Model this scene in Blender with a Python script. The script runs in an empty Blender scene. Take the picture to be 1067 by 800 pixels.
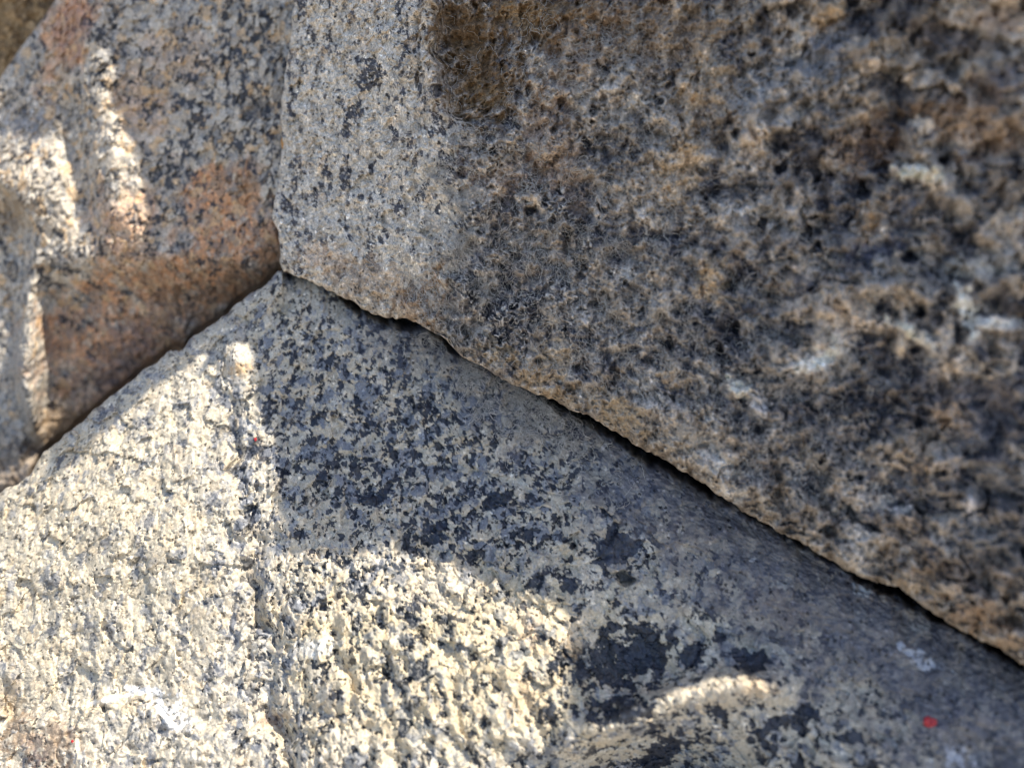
import bpy, math
import numpy as np
from mathutils import Vector, Matrix

# ------------------------------------------------------------------ frame of reference
# The wall is laid out in millimetre-like units "px" (1 px = 0.31 mm) around the point the
# camera is focused on: x right, y up along the picture, h out of the wall.
U = 0.00031
D = 808.0                      # camera distance
PITCH = math.radians(25.0)
ORIGIN = np.array([0.0, 0.0, 0.150])
AX = np.array([1.0, 0.0, 0.0])
AY = np.array([0.0, math.sin(PITCH), math.cos(PITCH)])
AZ = np.array([0.0, -math.cos(PITCH), math.sin(PITCH)])
S = np.array([0.55, 0.72, 0.38]); S = S / np.linalg.norm(S)          # towards the sun
E1 = np.array([S[1], -S[0], 0.0]); E1 /= np.linalg.norm(E1)
E2 = np.array([0, 0, 1.0]) - S[2] * S; E2 /= np.linalg.norm(E2)

def to_world(P):
    P = np.asarray(P, dtype=np.float64)
    return ORIGIN + U * (P[..., 0:1] * AX + P[..., 1:2] * AY + P[..., 2:3] * AZ)

scene = bpy.context.scene
COL = scene.collection

# ------------------------------------------------------------------ camera
cam_d = bpy.data.cameras.new('camera')
cam = bpy.data.objects.new('camera', cam_d); COL.objects.link(cam)
cam.location = to_world(np.array([0, 0, D]))
R = Matrix(((AX[0], AY[0], AZ[0]), (AX[1], AY[1], AZ[1]), (AX[2], AY[2], AZ[2])))
cam.rotation_euler = R.to_euler()
cam_d.sensor_width = 36.0
cam_d.lens = 36.0 * D / 1067.0
cam_d.clip_start = 0.005; cam_d.clip_end = 500
cam_d.dof.use_dof = True
cam_d.dof.focus_distance = (D - 52.0) * U
cam_d.dof.aperture_fstop = cam_d.lens / 5.3
scene.camera = cam

# ------------------------------------------------------------------ sky, sun, exposure
Sw = S[0] * AX + S[1] * AY + S[2] * AZ
elev = math.asin(Sw[2]); azim = math.atan2(Sw[0], Sw[1])
world = bpy.data.worlds.new('World'); scene.world = world; world.use_nodes = True
wn = world.node_tree
bg = wn.nodes['Background']; bg.inputs['Strength'].default_value = 0.15
sky = wn.nodes.new('ShaderNodeTexSky'); sky.sky_type = 'NISHITA'; sky.sun_disc = False
sky.sun_elevation = elev; sky.sun_rotation = azim
sky.air_density = 1.0; sky.dust_density = 1.4; sky.ozone_density = 1.0
wn.links.new(sky.outputs[0], bg.inputs['Color'])
sun_d = bpy.data.lights.new('sun', 'SUN'); sun_d.energy = 4.4; sun_d.angle = math.radians(0.53)
sun_d.color = (1.0, 0.92, 0.78)
sun = bpy.data.objects.new('sun', sun_d); COL.objects.link(sun)
sun.rotation_euler = Vector(Sw).to_track_quat('Z', 'Y').to_euler()
sun.location = (0.5, 0.1, 2.0)
scene.view_settings.view_transform = 'Standard'
scene.view_settings.look = 'None'
scene.view_settings.gamma = 1.0
scene.view_settings.use_curve_mapping = False
scene.view_settings.exposure = 0.90
scene.cycles.use_denoising = True
scene.cycles.denoising_prefilter = 'ACCURATE'
scene.cycles.use_adaptive_sampling = False
scene.cycles.filter_width = 1.05
scene.cycles.max_bounces = 5

# ------------------------------------------------------------------ noise library
f4 = np.float32
def _h(ix, iy, iz, seed):
    n = (ix.astype(np.uint32) * np.uint32(374761393) + iy.astype(np.uint32) * np.uint32(668265263)
         + iz.astype(np.uint32) * np.uint32(2147483647) + np.uint32((seed * 1274126177 + 12345) & 0xffffffff))
    n = (n ^ (n >> np.uint32(13))) * np.uint32(1274126177)
    n = (n ^ (n >> np.uint32(16))) * np.uint32(2246822519)
    return n ^ (n >> np.uint32(15))
def _split(n):
    k = f4(1.0 / 1023.0)
    return ((n & np.uint32(1023)).astype(f4) * k, ((n >> np.uint32(10)) & np.uint32(1023)).astype(f4) * k,
            ((n >> np.uint32(20)) & np.uint32(1023)).astype(f4) * k)
def perlin(p, seed=0):
    p = p.astype(f4)
    fl = np.floor(p); f = p - fl; i = fl.astype(np.int32)
    w = f * f * f * (f * (f * 6 - 15) + 10)
    out = np.zeros(p.shape[:-1], f4)
    for dx in (0, 1):
        wx = w[..., 0] if dx else 1 - w[..., 0]
        for dy in (0, 1):
            wy = w[..., 1] if dy else 1 - w[..., 1]
            for dz in (0, 1):
                wz = w[..., 2] if dz else 1 - w[..., 2]
                a, b, c = _split(_h(i[..., 0] + dx, i[..., 1] + dy, i[..., 2] + dz, seed))
                g = (a * 2 - 1) * (f[..., 0] - dx) + (b * 2 - 1) * (f[..., 1] - dy) + (c * 2 - 1) * (f[..., 2] - dz)
                out += wx * wy * wz * g
    return out * f4(1.35)
def fbm(p, octs=3, seed=0, gain=0.5):
    a, s, o = 1.0, 1.0, 0
    for k in range(octs):
        o = o + a * perlin(p * f4(s) + f4(7.3 * k), seed + 17 * k); a *= gain; s *= 2.03
    return o
def worley(p, seed=0):
    """nearest cell: distance, second distance, three random numbers, offset to the cell seed"""
    p = p.astype(f4)
    fl = np.floor(p); f = p - fl; i = fl.astype(np.int32)
    d1 = np.full(p.shape[:-1], 9.0, f4); d2 = d1.copy()
    ident = np.zeros(p.shape[:-1], np.uint32); off = np.zeros(p.shape, f4)
    for dx in (-1, 0, 1):
        for dy in (-1, 0, 1):
            for dz in (-1, 0, 1):
                n = _h(i[..., 0] + dx, i[..., 1] + dy, i[..., 2] + dz, seed)
                a, b, c = _split(n)
                ox = f[..., 0] - dx - a; oy = f[..., 1] - dy - b; oz = f[..., 2] - dz - c
                d = ox * ox + oy * oy + oz * oz
                m = d < d1
                d2 = np.where(m, d1, np.minimum(d2, d))
                d1 = np.where(m, d, d1)
                ident = np.where(m, n, ident)
                off[..., 0] = np.where(m, ox, off[..., 0]); off[..., 1] = np.where(m, oy, off[..., 1]); off[..., 2] = np.where(m, oz, off[..., 2])
    z = np.zeros_like(ident)
    r = _split(_h(ident, z, z, seed + 5)); q = _split(_h(ident, z + np.uint32(3), z, seed + 9))
    return np.sqrt(d1), np.sqrt(d2), r, q, off
def sst(a, b, x):
    t = np.clip((x - a) / (b - a), 0, 1); return t * t * (3 - 2 * t)
def mix(a, b, w): return a + (np.asarray(b, f4) - a) * w[..., None]
def seg_dist(u, v, pts):
    """distance to a polyline and the running parameter 0..1 along it"""
    best = np.full(u.shape, 1e9, f4); par = np.zeros(u.shape, f4)
    n = len(pts) - 1
    for k in range(n):
        ax, ay = pts[k]; bx, by = pts[k + 1]
        t = np.clip(((u - ax) * (bx - ax) + (v - ay) * (by - ay)) / ((bx - ax) ** 2 + (by - ay) ** 2), 0, 1)
        d = np.hypot(u - ax - t * (bx - ax), v - ay - t * (by - ay)).astype(f4)
        m = d < best
        best = np.where(m, d, best); par = np.where(m, (k + t) / n, par)
    return best, par
def unproject(u, v, h):
    k = (D - h) / D
    return np.stack([(u - 533.5) * k, -(v - 400.0) * k, h + 0 * u], -1)
def spacing(lo, a, b, hi, step, grow=1.22, cap=16.0):
    """dense between a and b, growing outwards to lo and hi"""
    core = list(np.linspace(a, b, int((b - a) / step) + 1))
    left, x, s = [], a, step
    while x > lo:
        s = min(s * grow, cap); x -= s; left.append(max(x, lo))
    right, x, s = [], b, step
    while x < hi:
        s = min(s * grow, cap); x += s; right.append(min(x, hi))
    return np.array(left[::-1] + core + right, f4)

# ------------------------------------------------------------------ outlines of the joints (wall units)
JOINT_R = np.array([(295, 283), (318, 291), (345, 304), (372, 320), (400, 330), (437, 337), (462, 352), (480, 371), (505, 384), (530, 398), (560, 410),
                    (590, 425), (620, 436), (650, 455), (680, 474), (710, 489), (735, 505), (760, 523), (800, 548), (830, 562), (860, 580), (900, 602),
                    (935, 611), (960, 628), (985, 648), (1010, 660), (1040, 676), (1067, 690), (1300, 800), (1800, 1010)], f4)
JOINT_L = np.array([(-700, 900), (-300, 680), (-150, 600), (0, 514), (30, 496), (45, 472), (75, 448), (98, 428), (110, 417), (150, 386), (178, 366), (192, 364), (200, 352),
                    (216, 342), (235, 328), (247, 316), (260, 308), (272, 302), (281, 291), (290, 283), (296, 282)], f4)
BLEFT = np.array([(-500, 330), (-60, 311), (0, 306), (40, 303), (70, 298), (110, 293), (150, 294), (180, 291), (205, 287), (228, 283), (240, 290), (262, 292), (290, 294)], f4)  # v -> u
def jr(u): return np.interp(u, JOINT_R[:, 0], JOINT_R[:, 1]).astype(f4)
def jl(u): return np.interp(u, JOINT_L[:, 0], JOINT_L[:, 1]).astype(f4)
def bl(v): return np.interp(v, BLEFT[:, 0], BLEFT[:, 1]).astype(f4)

GROOVE = [(222, 372), (232, 420), (247, 470), (262, 560), (273, 640), (286, 720), (300, 800)]
RIDGE = [(570, 786), (620, 762), (665, 742), (705, 727), (745, 717), (785, 713), (820, 716), (850, 726)]

def macro_A(u, v):
    w = np.where(u < 270, (u - 270) * 0.24, (u - 270) * 0.12)
    w = np.where(u < -100, -370 * 0.24 + (u + 100) * 0.5, w)
    w = np.where(u > 1150, 880 * 0.12 - (u - 1150) * 0.15, w)
    h = -42 + w + 0.30 * (v - 285)
    # rounding of the crest between the two flanks
    h = h - 6 * np.exp(-((u - 270) / 40.0) ** 2)
    # swelling of the lit flank, bench near the bottom
    h = h + 20 * np.exp(-(((u - 130) / 150.0) ** 2 + ((v - 560) / 120.0) ** 2))
    h = h + 16 * np.exp(-(((u - 430) / 130.0) ** 2 + ((v - 690) / 90.0) ** 2))
    led = 746 - 20 * np.exp(-((u - 120) / 48.0) ** 2) + 0.06 * (u - 130) + 6 * np.sin(u / 31.0) + 4 * np.sin(u / 9.0) + 3 * np.sin(u / 4.7)
    h = h + 9 * sst(-6, 14, v - led) * sst(470, 300, u)
    wig = 5 * np.sin(v / 19.0 + .6) + 3.5 * np.sin(v / 7.7) + 2 * np.sin(v / 3.9 + u / 9.0)
    g, gt_ = seg_dist(u + wig, v, GROOVE)
    h = h - (7 + 5 * np.sin(v / 24.0 + 1.0)) * np.exp(-(g / (8.0 + 3 * np.sin(v / 13.0))) ** 2)
    # step to the right of the groove
    gx = np.interp(v, [p[1] for p in GROOVE], [p[0] for p in GROOVE])
    h = h + 12 * sst(-6, 48, u + wig - gx) * sst(470, 560, v)
    h = h + 17 * np.exp(-(((u - 243) / 13.0) ** 2 + ((v - 370) / 26.0) ** 2))
    # long bump that catches the light at the lower right
    r, t = seg_dist(u, v, RIDGE)
    h = h - 78 * np.exp(-(((u - 680) / 108.0) ** 2 + ((v - 815) / 41.0) ** 2))
    h = h + (23 + 3 * np.sin(u / 17.0)) * np.exp(-(r / 19.0) ** 2) * sst(0, .12, t) * sst(1.0, .8, t)
    # hollow of the dark mineral nests to the left of it
    h = h - 16 * np.exp(-(((u - 655) / 45.0) ** 2 + ((v - 695) / 42.0) ** 2))
    pr = np.sqrt(((u - 651) / 13.0) ** 2 + ((v - 603 - .25 * (u - 651)) / 7.0) ** 2) + .18 * np.sin(u / 2.9) + .15 * np.sin(v / 2.3 + u / 5.0)
    h = h - 24 * sst(1.15, .5, pr) * sst(616, 604, v)
    h = np.where(v > 860, h - (v - 860) ** 2 * 0.0006, h)
    return h
def macro_B(u, v):
    du = u - 295.0
    h = -38 + np.where(du < 160, 0.56 * du, 89.6 + 0.315 * (du - 160))
    h = np.where(u > 1120, -38 + 89.6 + 0.315 * 665 - (u - 1120) * 0.10, h)
    h = h - 0.055 * (v - 300) * sst(295, 420, u)
    # brown scar: hollow below a brow
    se = np.interp(v, [-80, 0, 60, 95, 112, 126, 140], [446, 449, 453, 458, 466, 480, 500])
    se = se + 5 * np.sin(v / 11.0) + 3 * np.sin(v / 5.3 + 1.0)
    h = h - 34 * sst(-3, 14, u - se) * sst(640, 500, u + .75 * v) * sst(140, 112, v)
    h = h + 4 * np.exp(-((u - np.interp(v, [-50, 100, 130, 200, 280, 340], [444, 452, 474, 486, 468, 440])) / 11.0) ** 2)
    h = h - 9 * np.exp(-(((u - 512) / 48.0) ** 2 + ((v - 82) / 40.0) ** 2)) - 8 * np.exp(-(((u - 505) / 40.0) ** 2 + ((v - 44) / 8.0) ** 2))
    h = h + 8 * np.exp(-(((u - 450) / 12.0) ** 2 + ((v - 110) / 80.0) ** 2))
    h = h + 14 * np.exp(-(((u - 820) / 120.0) ** 2 + ((v - 330) / 90.0) ** 2))
    h = h - 12 * np.exp(-(((u - 690) / 60.0) ** 2 + ((v - 30) / 90.0) ** 2))
    return h
CR = [(-40, 205), (0, 188), (22, 205), (38, 238), (34, 280), (27, 330), (20, 385), (34, 430), (46, 470), (30, 500)]
CRx = np.interp
def macro_C(u, v):
    h = -96 + 0.22 * (u - 290) + 0.03 * (v - 200)
    ridge_u = np.interp(v, [-50, 50, 150, 255, 330, 480], [80, 100, 112, 128, 110, 90])
    h = h + 24 * np.exp(-((u - ridge_u) / 28.0) ** 2) * sst(300, 215, v)
    h = h - 17 * np.exp(-((u - ridge_u + 36) / 15.0) ** 2) * sst(60, 120, v) * sst(270, 215, v)
    h = h - (52 * sst(262, 325, v) + .3 * np.clip(v - 325, 0, 200)) * sst(26, 60, u + .05 * np.clip(v - 330, 0, 200)) * (1 - .35 * sst(390, 470, v))
    # ledge running out to the left in the light
    h = h + 22 * np.exp(-(((u - 35) / 46.0) ** 2 + ((v - 195) / 42.0) ** 2))
    # the facet that turns away at the far left
    lx = np.interp(v, [188, 205, 238, 280, 330, 385, 430, 470, 500], [-4, 18, 38, 35, 27, 21, 34, 46, 30])
    h = h - 42 * sst(3, -16, u - lx) * sst(180, 200, v)
    # turns under towards the joint with the stone below
    h = h - 0.0026 * np.clip(v - (jl(u) - 95), 0, 200) ** 2 - 20 * sst(10, -3, jl(u) - v) * sst(-20, 60, u)
    h = h - 10 * np.exp(-(((u - 275) / 20.0) ** 2 + ((v - 110) / 14.0) ** 2))
    return h
def macro_D(u, v):
    return -215 + 0.25 * (u - 0) - 0.15 * v

# ------------------------------------------------------------------ mesh and material helpers
def grid_faces(nr, nc):
    i = np.arange(nr * nc).reshape(nr, nc)
    return np.stack([i[:-1, :-1], i[1:, :-1], i[1:, 1:], i[:-1, 1:]], -1).reshape(-1, 4)
def new_object(name, verts, faces, mat, smooth=True, attrs=None, base=None):
    me = bpy.data.meshes.new(name)
    w = np.asarray(verts, np.float64)
    if base is None:
        base = np.array([(w[:, 0].min() + w[:, 0].max()) / 2, (w[:, 1].min() + w[:, 1].max()) / 2, w[:, 2].min()])
    w = (w - base).astype(f4)
    faces = np.asarray(faces, np.int32); nf, k = faces.shape
    me.vertices.add(len(w)); me.vertices.foreach_set('co', w.ravel())
    me.loops.add(nf * k); me.loops.foreach_set('vertex_index', faces.ravel())
    me.polygons.add(nf); me.polygons.foreach_set('loop_start', np.arange(0, nf * k, k, dtype=np.int32))
    me.polygons.foreach_set('loop_total', np.full(nf, k, np.int32))
    me.update(calc_edges=True)
    me.polygons.foreach_set('use_smooth', np.full(nf, smooth, bool))
    for nm, a in (attrs or {}).items():
        if a.ndim == 2:
            at = me.attributes.new(nm, 'FLOAT_COLOR', 'POINT')
            at.data.foreach_set('color', np.concatenate([a, np.ones((len(a), 1))], 1).astype(f4).ravel())
        else:
            at = me.attributes.new(nm, 'FLOAT', 'POINT'); at.data.foreach_set('value', a.astype(f4).ravel())
    me.materials.append(mat)
    o = bpy.data.objects.new(name, me); o.location = base; COL.objects.link(o)
    return o
def tag(o, label=None, category=None, group=None, kind=None):
    if label: o['label'] = label
    if category: o['category'] = category
    if group: o['group'] = group
    if kind: o['kind'] = kind
    return o

def stone_material(name, fine=0.35, grain=900.0, bump=0.5, spec=0.4, specks=700.0, pal=((.03, .035, .045), (.24, .25, .265), (.47, .43, .37), (.46, .37, .26))):
    """mineral colour and gloss come with the stone; fine grain and micro relief are procedural"""
    m = bpy.data.materials.new(name); m.use_nodes = True
    nt = m.node_tree; N = nt.nodes; L = nt.links
    b = N['Principled BSDF']
    col = N.new('ShaderNodeAttribute'); col.attribute_name = 'mineral'
    gl = N.new('ShaderNodeAttribute'); gl.attribute_name = 'rough'
    tc = N.new('ShaderNodeTexCoord')
    n1 = N.new('ShaderNodeTexNoise'); n1.inputs['Scale'].default_value = grain; n1.inputs['Detail'].default_value = 5; n1.inputs['Roughness'].default_value = 0.7
    n2 = N.new('ShaderNodeTexVoronoi'); n2.inputs['Scale'].default_value = grain * 1.3
    L.new(tc.outputs['Object'], n1.inputs['Vector']); L.new(tc.outputs['Object'], n2.inputs['Vector'])
    mr = N.new('ShaderNodeMapRange'); mr.inputs['From Min'].default_value = 0.34; mr.inputs['From Max'].default_value = 0.66
    mr.inputs['To Min'].default_value = 1 - fine; mr.inputs['To Max'].default_value = 1 + fine
    L.new(n1.outputs['Fac'], mr.inputs['Value'])
    sep = N.new('ShaderNodeMapRange'); sep.inputs['To Min'].default_value = 1 - fine * .6; sep.inputs['To Max'].default_value = 1 + fine * .6
    L.new(n2.outputs['Color'], sep.inputs['Value'])
    mul = N.new('ShaderNodeMath'); mul.operation = 'MULTIPLY'
    L.new(mr.outputs[0], mul.inputs[0]); L.new(sep.outputs[0], mul.inputs[1])
    # crisp specks: small dark inclusions and pale grains
    vs = N.new('ShaderNodeTexVoronoi'); vs.inputs['Scale'].default_value = specks
    dn = N.new('ShaderNodeVectorMath'); dn.operation = 'MULTIPLY_ADD'; dn.inputs[1].default_value = (.0012, .0012, .0012)
    L.new(n1.outputs['Color'], dn.inputs[0]); L.new(tc.outputs['Object'], dn.inputs[2]); L.new(dn.outputs[0], vs.inputs['Vector'])
    sx = N.new('ShaderNodeSeparateColor'); L.new(vs.outputs['Color'], sx.inputs[0])
    near = N.new('ShaderNodeMapRange'); near.inputs['From Min'].default_value = .42; near.inputs['From Max'].default_value = .30
    L.new(vs.outputs['Distance'], near.inputs['Value'])
    isd = N.new('ShaderNodeMath'); isd.operation = 'LESS_THAN'; isd.inputs[1].default_value = .13; L.new(sx.outputs[0], isd.inputs[0])
    isl = N.new('ShaderNodeMath'); isl.operation = 'GREATER_THAN'; isl.inputs[1].default_value = .88; L.new(sx.outputs[0], isl.inputs[0])
    dk = N.new('ShaderNodeMath'); dk.operation = 'MULTIPLY'; L.new(isd.outputs[0], dk.inputs[0]); L.new(near.outputs[0], dk.inputs[1])
    lt = N.new('ShaderNodeMath'); lt.operation = 'MULTIPLY'; L.new(isl.outputs[0], lt.inputs[0]); L.new(near.outputs[0], lt.inputs[1])
    k1 = N.new('ShaderNodeMath'); k1.operation = 'MULTIPLY_ADD'; k1.inputs[1].default_value = -.72; k1.inputs[2].default_value = 1.0; L.new(dk.outputs[0], k1.inputs[0])
    k2 = N.new('ShaderNodeMath'); k2.operation = 'MULTIPLY_ADD'; k2.inputs[1].default_value = .55; L.new(lt.outputs[0], k2.inputs[0]); L.new(k1.outputs[0], k2.inputs[2])
    mul2 = N.new('ShaderNodeMath'); mul2.operation = 'MULTIPLY'; L.new(mul.outputs[0], mul2.inputs[0]); L.new(k2.outputs[0], mul2.inputs[1])
    mul = mul2
    vm = N.new('ShaderNodeVectorMath'); vm.operation = 'SCALE'
    far = N.new('ShaderNodeAttribute'); far.attribute_name = 'plain'
    vg = N.new('ShaderNodeTexVoronoi'); vg.inputs['Scale'].default_value = 330.0
    n3_ = N.new('ShaderNodeTexNoise'); n3_.inputs['Scale'].default_value = 420.0; n3_.inputs['Detail'].default_value = 4
    L.new(tc.outputs['Object'], n3_.inputs['Vector'])
    dv = N.new('ShaderNodeVectorMath'); dv.operation = 'MULTIPLY_ADD'; dv.inputs[1].default_value = (.006, .006, .006)
    L.new(n3_.outputs['Color'], dv.inputs[0]); L.new(tc.outputs['Object'], dv.inputs[2]); L.new(dv.outputs[0], vg.inputs['Vector'])
    sg = N.new('ShaderNodeSeparateColor'); L.new(vg.outputs['Color'], sg.inputs[0])
    rp = N.new('ShaderNodeValToRGB'); rp.color_ramp.interpolation = 'CONSTANT'
    e = rp.color_ramp.elements; e[0].position = 0.0; e[0].color = (*pal[0], 1); e[1].position = .17; e[1].color = (*pal[1], 1)
    x = e.new(.42); x.color = (*pal[2], 1); x = e.new(.82); x.color = (*pal[3], 1)
    L.new(sg.outputs[0], rp.inputs[0])
    mx = N.new('ShaderNodeMix'); mx.data_type = 'RGBA'
    L.new(far.outputs['Fac'], mx.inputs['Factor']); L.new(col.outputs['Color'], mx.inputs['A']); L.new(rp.outputs[0], mx.inputs['B'])
    L.new(mx.outputs['Result'], vm.inputs[0]); L.new(mul.outputs[0], vm.inputs['Scale'])
    L.new(vm.outputs[0], b.inputs['Base Color'])
    L.new(gl.outputs['Fac'], b.inputs['Roughness'])
    b.inputs['Specular IOR Level'].default_value = spec
    bp = N.new('ShaderNodeBump'); bp.inputs['Strength'].default_value = bump; bp.inputs['Distance'].default_value = 0.0007
    L.new(n1.outputs['Fac'], bp.inputs['Height']); L.new(bp.outputs[0], b.inputs['Normal'])
    return m
def simple_material(name, color, rough=0.8, color2=None, scale=60.0):
    m = bpy.data.materials.new(name); m.use_nodes = True
    nt = m.node_tree; N = nt.nodes; L = nt.links; b = N['Principled BSDF']
    tc = N.new('ShaderNodeTexCoord'); n = N.new('ShaderNodeTexNoise'); n.inputs['Scale'].default_value = scale; n.inputs['Detail'].default_value = 8
    L.new(tc.outputs['Object'], n.inputs['Vector'])
    r = N.new('ShaderNodeValToRGB')
    c2 = color2 or tuple(c * 0.6 for c in color)
    r.color_ramp.elements[0].position = 0.3; r.color_ramp.elements[1].position = 0.7
    r.color_ramp.elements[0].color = (*c2, 1); r.color_ramp.elements[1].color = (*color, 1)
    L.new(n.outputs['Fac'], r.inputs[0]); L.new(r.outputs[0], b.inputs['Base Color'])
    b.inputs['Roughness'].default_value = rough
    bp = N.new('ShaderNodeBump'); bp.inputs['Strength'].default_value = 0.6; bp.inputs['Distance'].default_value = 0.3 / scale
    L.new(n.outputs['Fac'], bp.inputs['Height']); L.new(bp.outputs[0], b.inputs['Normal'])
    return m

def close_stone(u, v, h, colr, rough, depth, far):
    """front sheet -> closed boulder: the rim is drawn back and in, ring by ring, and capped"""
    nr, nc = u.shape
    idx = np.arange(nr * nc).reshape(nr, nc)
    loop = np.concatenate([idx[0, :], idx[1:, -1], idx[-1, -2::-1], idx[-2:0:-1, 0]])
    P = [unproject(u, v, h).reshape(-1, 3)]
    F = [grid_faces(nr, nc)]
    uf, vf, hf = u.ravel()[loop], v.ravel()[loop], h.ravel()[loop]
    cu, cv, ch = uf.mean(), vf.mean(), h.mean() - depth
    C = [colr.reshape(-1, 3)]; Rr = [rough.ravel()]; Fa = [far.ravel()]
    prev = loop; n = len(loop); start = nr * nc
    for k, (shr, dep) in enumerate([(0.001, .015), (0.002, .03), (0.004, .055), (0.008, .085), (0.014, .13), (0.024, .19), (0.04, .27), (0.06, .36), (0.09, .46), (0.13, .57), (0.19, .69), (0.28, .8), (.4, .89), (.55, .95), (0.75, 1.0)]):
        uu = uf + (cu - uf) * shr; vv = vf + (cv - vf) * shr
        hh = hf * (1 - dep) + (hf - depth) * dep
        hh = hh * (1 - dep * .8) + ch * dep * .8
        pr = unproject(uu, vv, hh)
        pr = pr + (2.5 + 9.0 * dep) * np.stack([fbm(pr / 40.0, 3, 71), fbm(pr / 40.0 + 9, 3, 72), fbm(pr / 40.0 + 5, 3, 73)], -1)
        P.append(pr)
        cur = np.arange(n) + start; start += n
        nx = np.roll(cur, -1); pv = np.roll(prev, -1)
        F.append(np.stack([prev, cur, nx, pv], -1)[:, ::-1])
        C.append(colr.reshape(-1, 3)[loop]); Rr.append(rough.ravel()[loop]); Fa.append(np.ones(n, f4)); prev = cur
    P.append(unproject(np.array([cu]), np.array([cv]), np.array([ch]))); C.append(C[-1][:1]); Rr.append(Rr[-1][:1]); Fa.append(np.ones(1, f4))
    nx = np.roll(prev, -1); cidx = np.full(n, start)
    F.append(np.stack([prev, cidx, cidx, nx], -1))
    Fq = np.concatenate(F[:-1]); tri = F[-1][:, [0, 1, 3]]
    return np.concatenate(P), Fq, tri, np.concatenate(C), np.concatenate(Rr), np.concatenate(Fa)

def stone_object(name, u, v, h, colr, rough, depth, mat, far):
    P, Fq, tri, C, Rr, Fa = close_stone(u, v, h, colr, rough, depth, far)
    # the cap is small: build it as thin quads sharing the loop by pairing triangles
    if len(tri) % 2: tri = np.concatenate([tri, tri[-1:]])
    q = np.stack([tri[0::2, 0], tri[0::2, 1], tri[1::2, 2], tri[0::2, 2]], -1)
    F = np.concatenate([Fq, q])
    return new_object(name, to_world(P), F, mat, True, {'mineral': np.clip(C, 0.008, 0.9), 'rough': np.clip(Rr, .2, 1), 'plain': Fa})

def warp(P, size, amp, seed):
    q = P / f4(size)
    return P + f4(amp) * np.stack([perlin(q, seed), perlin(q + f4(31.7), seed + 1), perlin(q + f4(57.1), seed + 2)], -1)

def splat(colr, u, v, nz, items, nf=None, cell=None):
    """stains with ragged edges: (u, v, half-width, half-height, angle, colour, strength)"""
    for (cu, cv, ru, rv, ang, c, s) in items:
        a = math.radians(ang); du = u - cu; dv = v - cv
        m = (np.abs(du) < 2.6 * max(ru, rv)) & (np.abs(dv) < 2.6 * max(ru, rv))
        if not m.any(): continue
        du = du[m]; dv = dv[m]
        x = (du * math.cos(a) + dv * math.sin(a)) / ru; y = (-du * math.sin(a) + dv * math.cos(a)) / rv
        n = nz[m]
        if nf is not None:
            k = min(1.0, 22.0 / max(rv, ru))
            n = n * (1 - .5 * k) + nf[m] * (.35 + .75 * k)
        if cell is not None: n = n + .95 * (cell[m] - .5)
        w = s * sst(1.35, 0.45, np.sqrt(x * x + y * y) + n)
        colr[m] = colr[m] + (np.asarray(c, f4) - colr[m]) * w[:, None]
    return colr
def field(u, v, nz, items):
    f = np.zeros(u.shape, f4)
    for (cu, cv, ru, rv, ang, s) in items:
        a = math.radians(ang); du = u - cu; dv = v - cv
        x = (du * math.cos(a) + dv * math.sin(a)) / ru; y = (-du * math.sin(a) + dv * math.cos(a)) / rv
        f = np.maximum(f, s * sst(1.25, 0.6, np.sqrt(x * x + y * y) + nz))
    return f

FELD = np.array([.485, .43, .34], f4); WHITE = np.array([.62, .575, .49], f4); BUFF = np.array([.47, .37, .25], f4)
QUARTZ = np.array([.235, .245, .26], f4); MICA = np.array([.022, .027, .040], f4)  # dark mica, tinted blue to stand in for reflected sky

ROT = np.array(Matrix.Rotation(math.radians(11), 3, 'Z') @ Matrix.Rotation(math.radians(23), 3, 'X') @ Matrix.Rotation(math.radians(17), 3, 'Y'), dtype=f4)
# ================================================================== STONE A: pale granite boulder below
cu = spacing(-620, -12, 1080, 1640, 1.12)
rt = np.concatenate([np.linspace(0, 1, 430), 1 + np.cumsum(np.minimum(0.003 * 1.2 ** np.arange(40), .05))]).astype(f4)
u = np.repeat(cu[None, :], len(rt), 0)
vt = np.where(cu < 295, jl(cu), jr(cu) - 34 * sst(295, 420, cu))
vt = vt + (3.5 * perlin(np.stack([cu / 13.0, cu * 0, cu * 0], -1), 3) + 1.5 * perlin(np.stack([cu / 5.0, cu * 0 + 4, cu * 0], -1), 4)) * (cu < 290)
v = vt[None, :] + rt[:, None] * (815 - np.minimum(vt, 800))[None, :]
v = np.where(rt[:, None] > 1, 815 + (rt[:, None] - 1) * 330 + np.maximum(vt - 800, 0)[None, :], v).astype(f4)
h0 = macro_A(u, v).astype(f4)
P0 = unproject(u, v, h0).astype(f4)
PT = P0 @ ROT
nzA = fbm(P0 / 30.0, 3, 11); nzA2 = fbm(P0 / 90.0, 3, 12)
n6z = fbm(P0 / 9.0, 2, 65)
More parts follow.
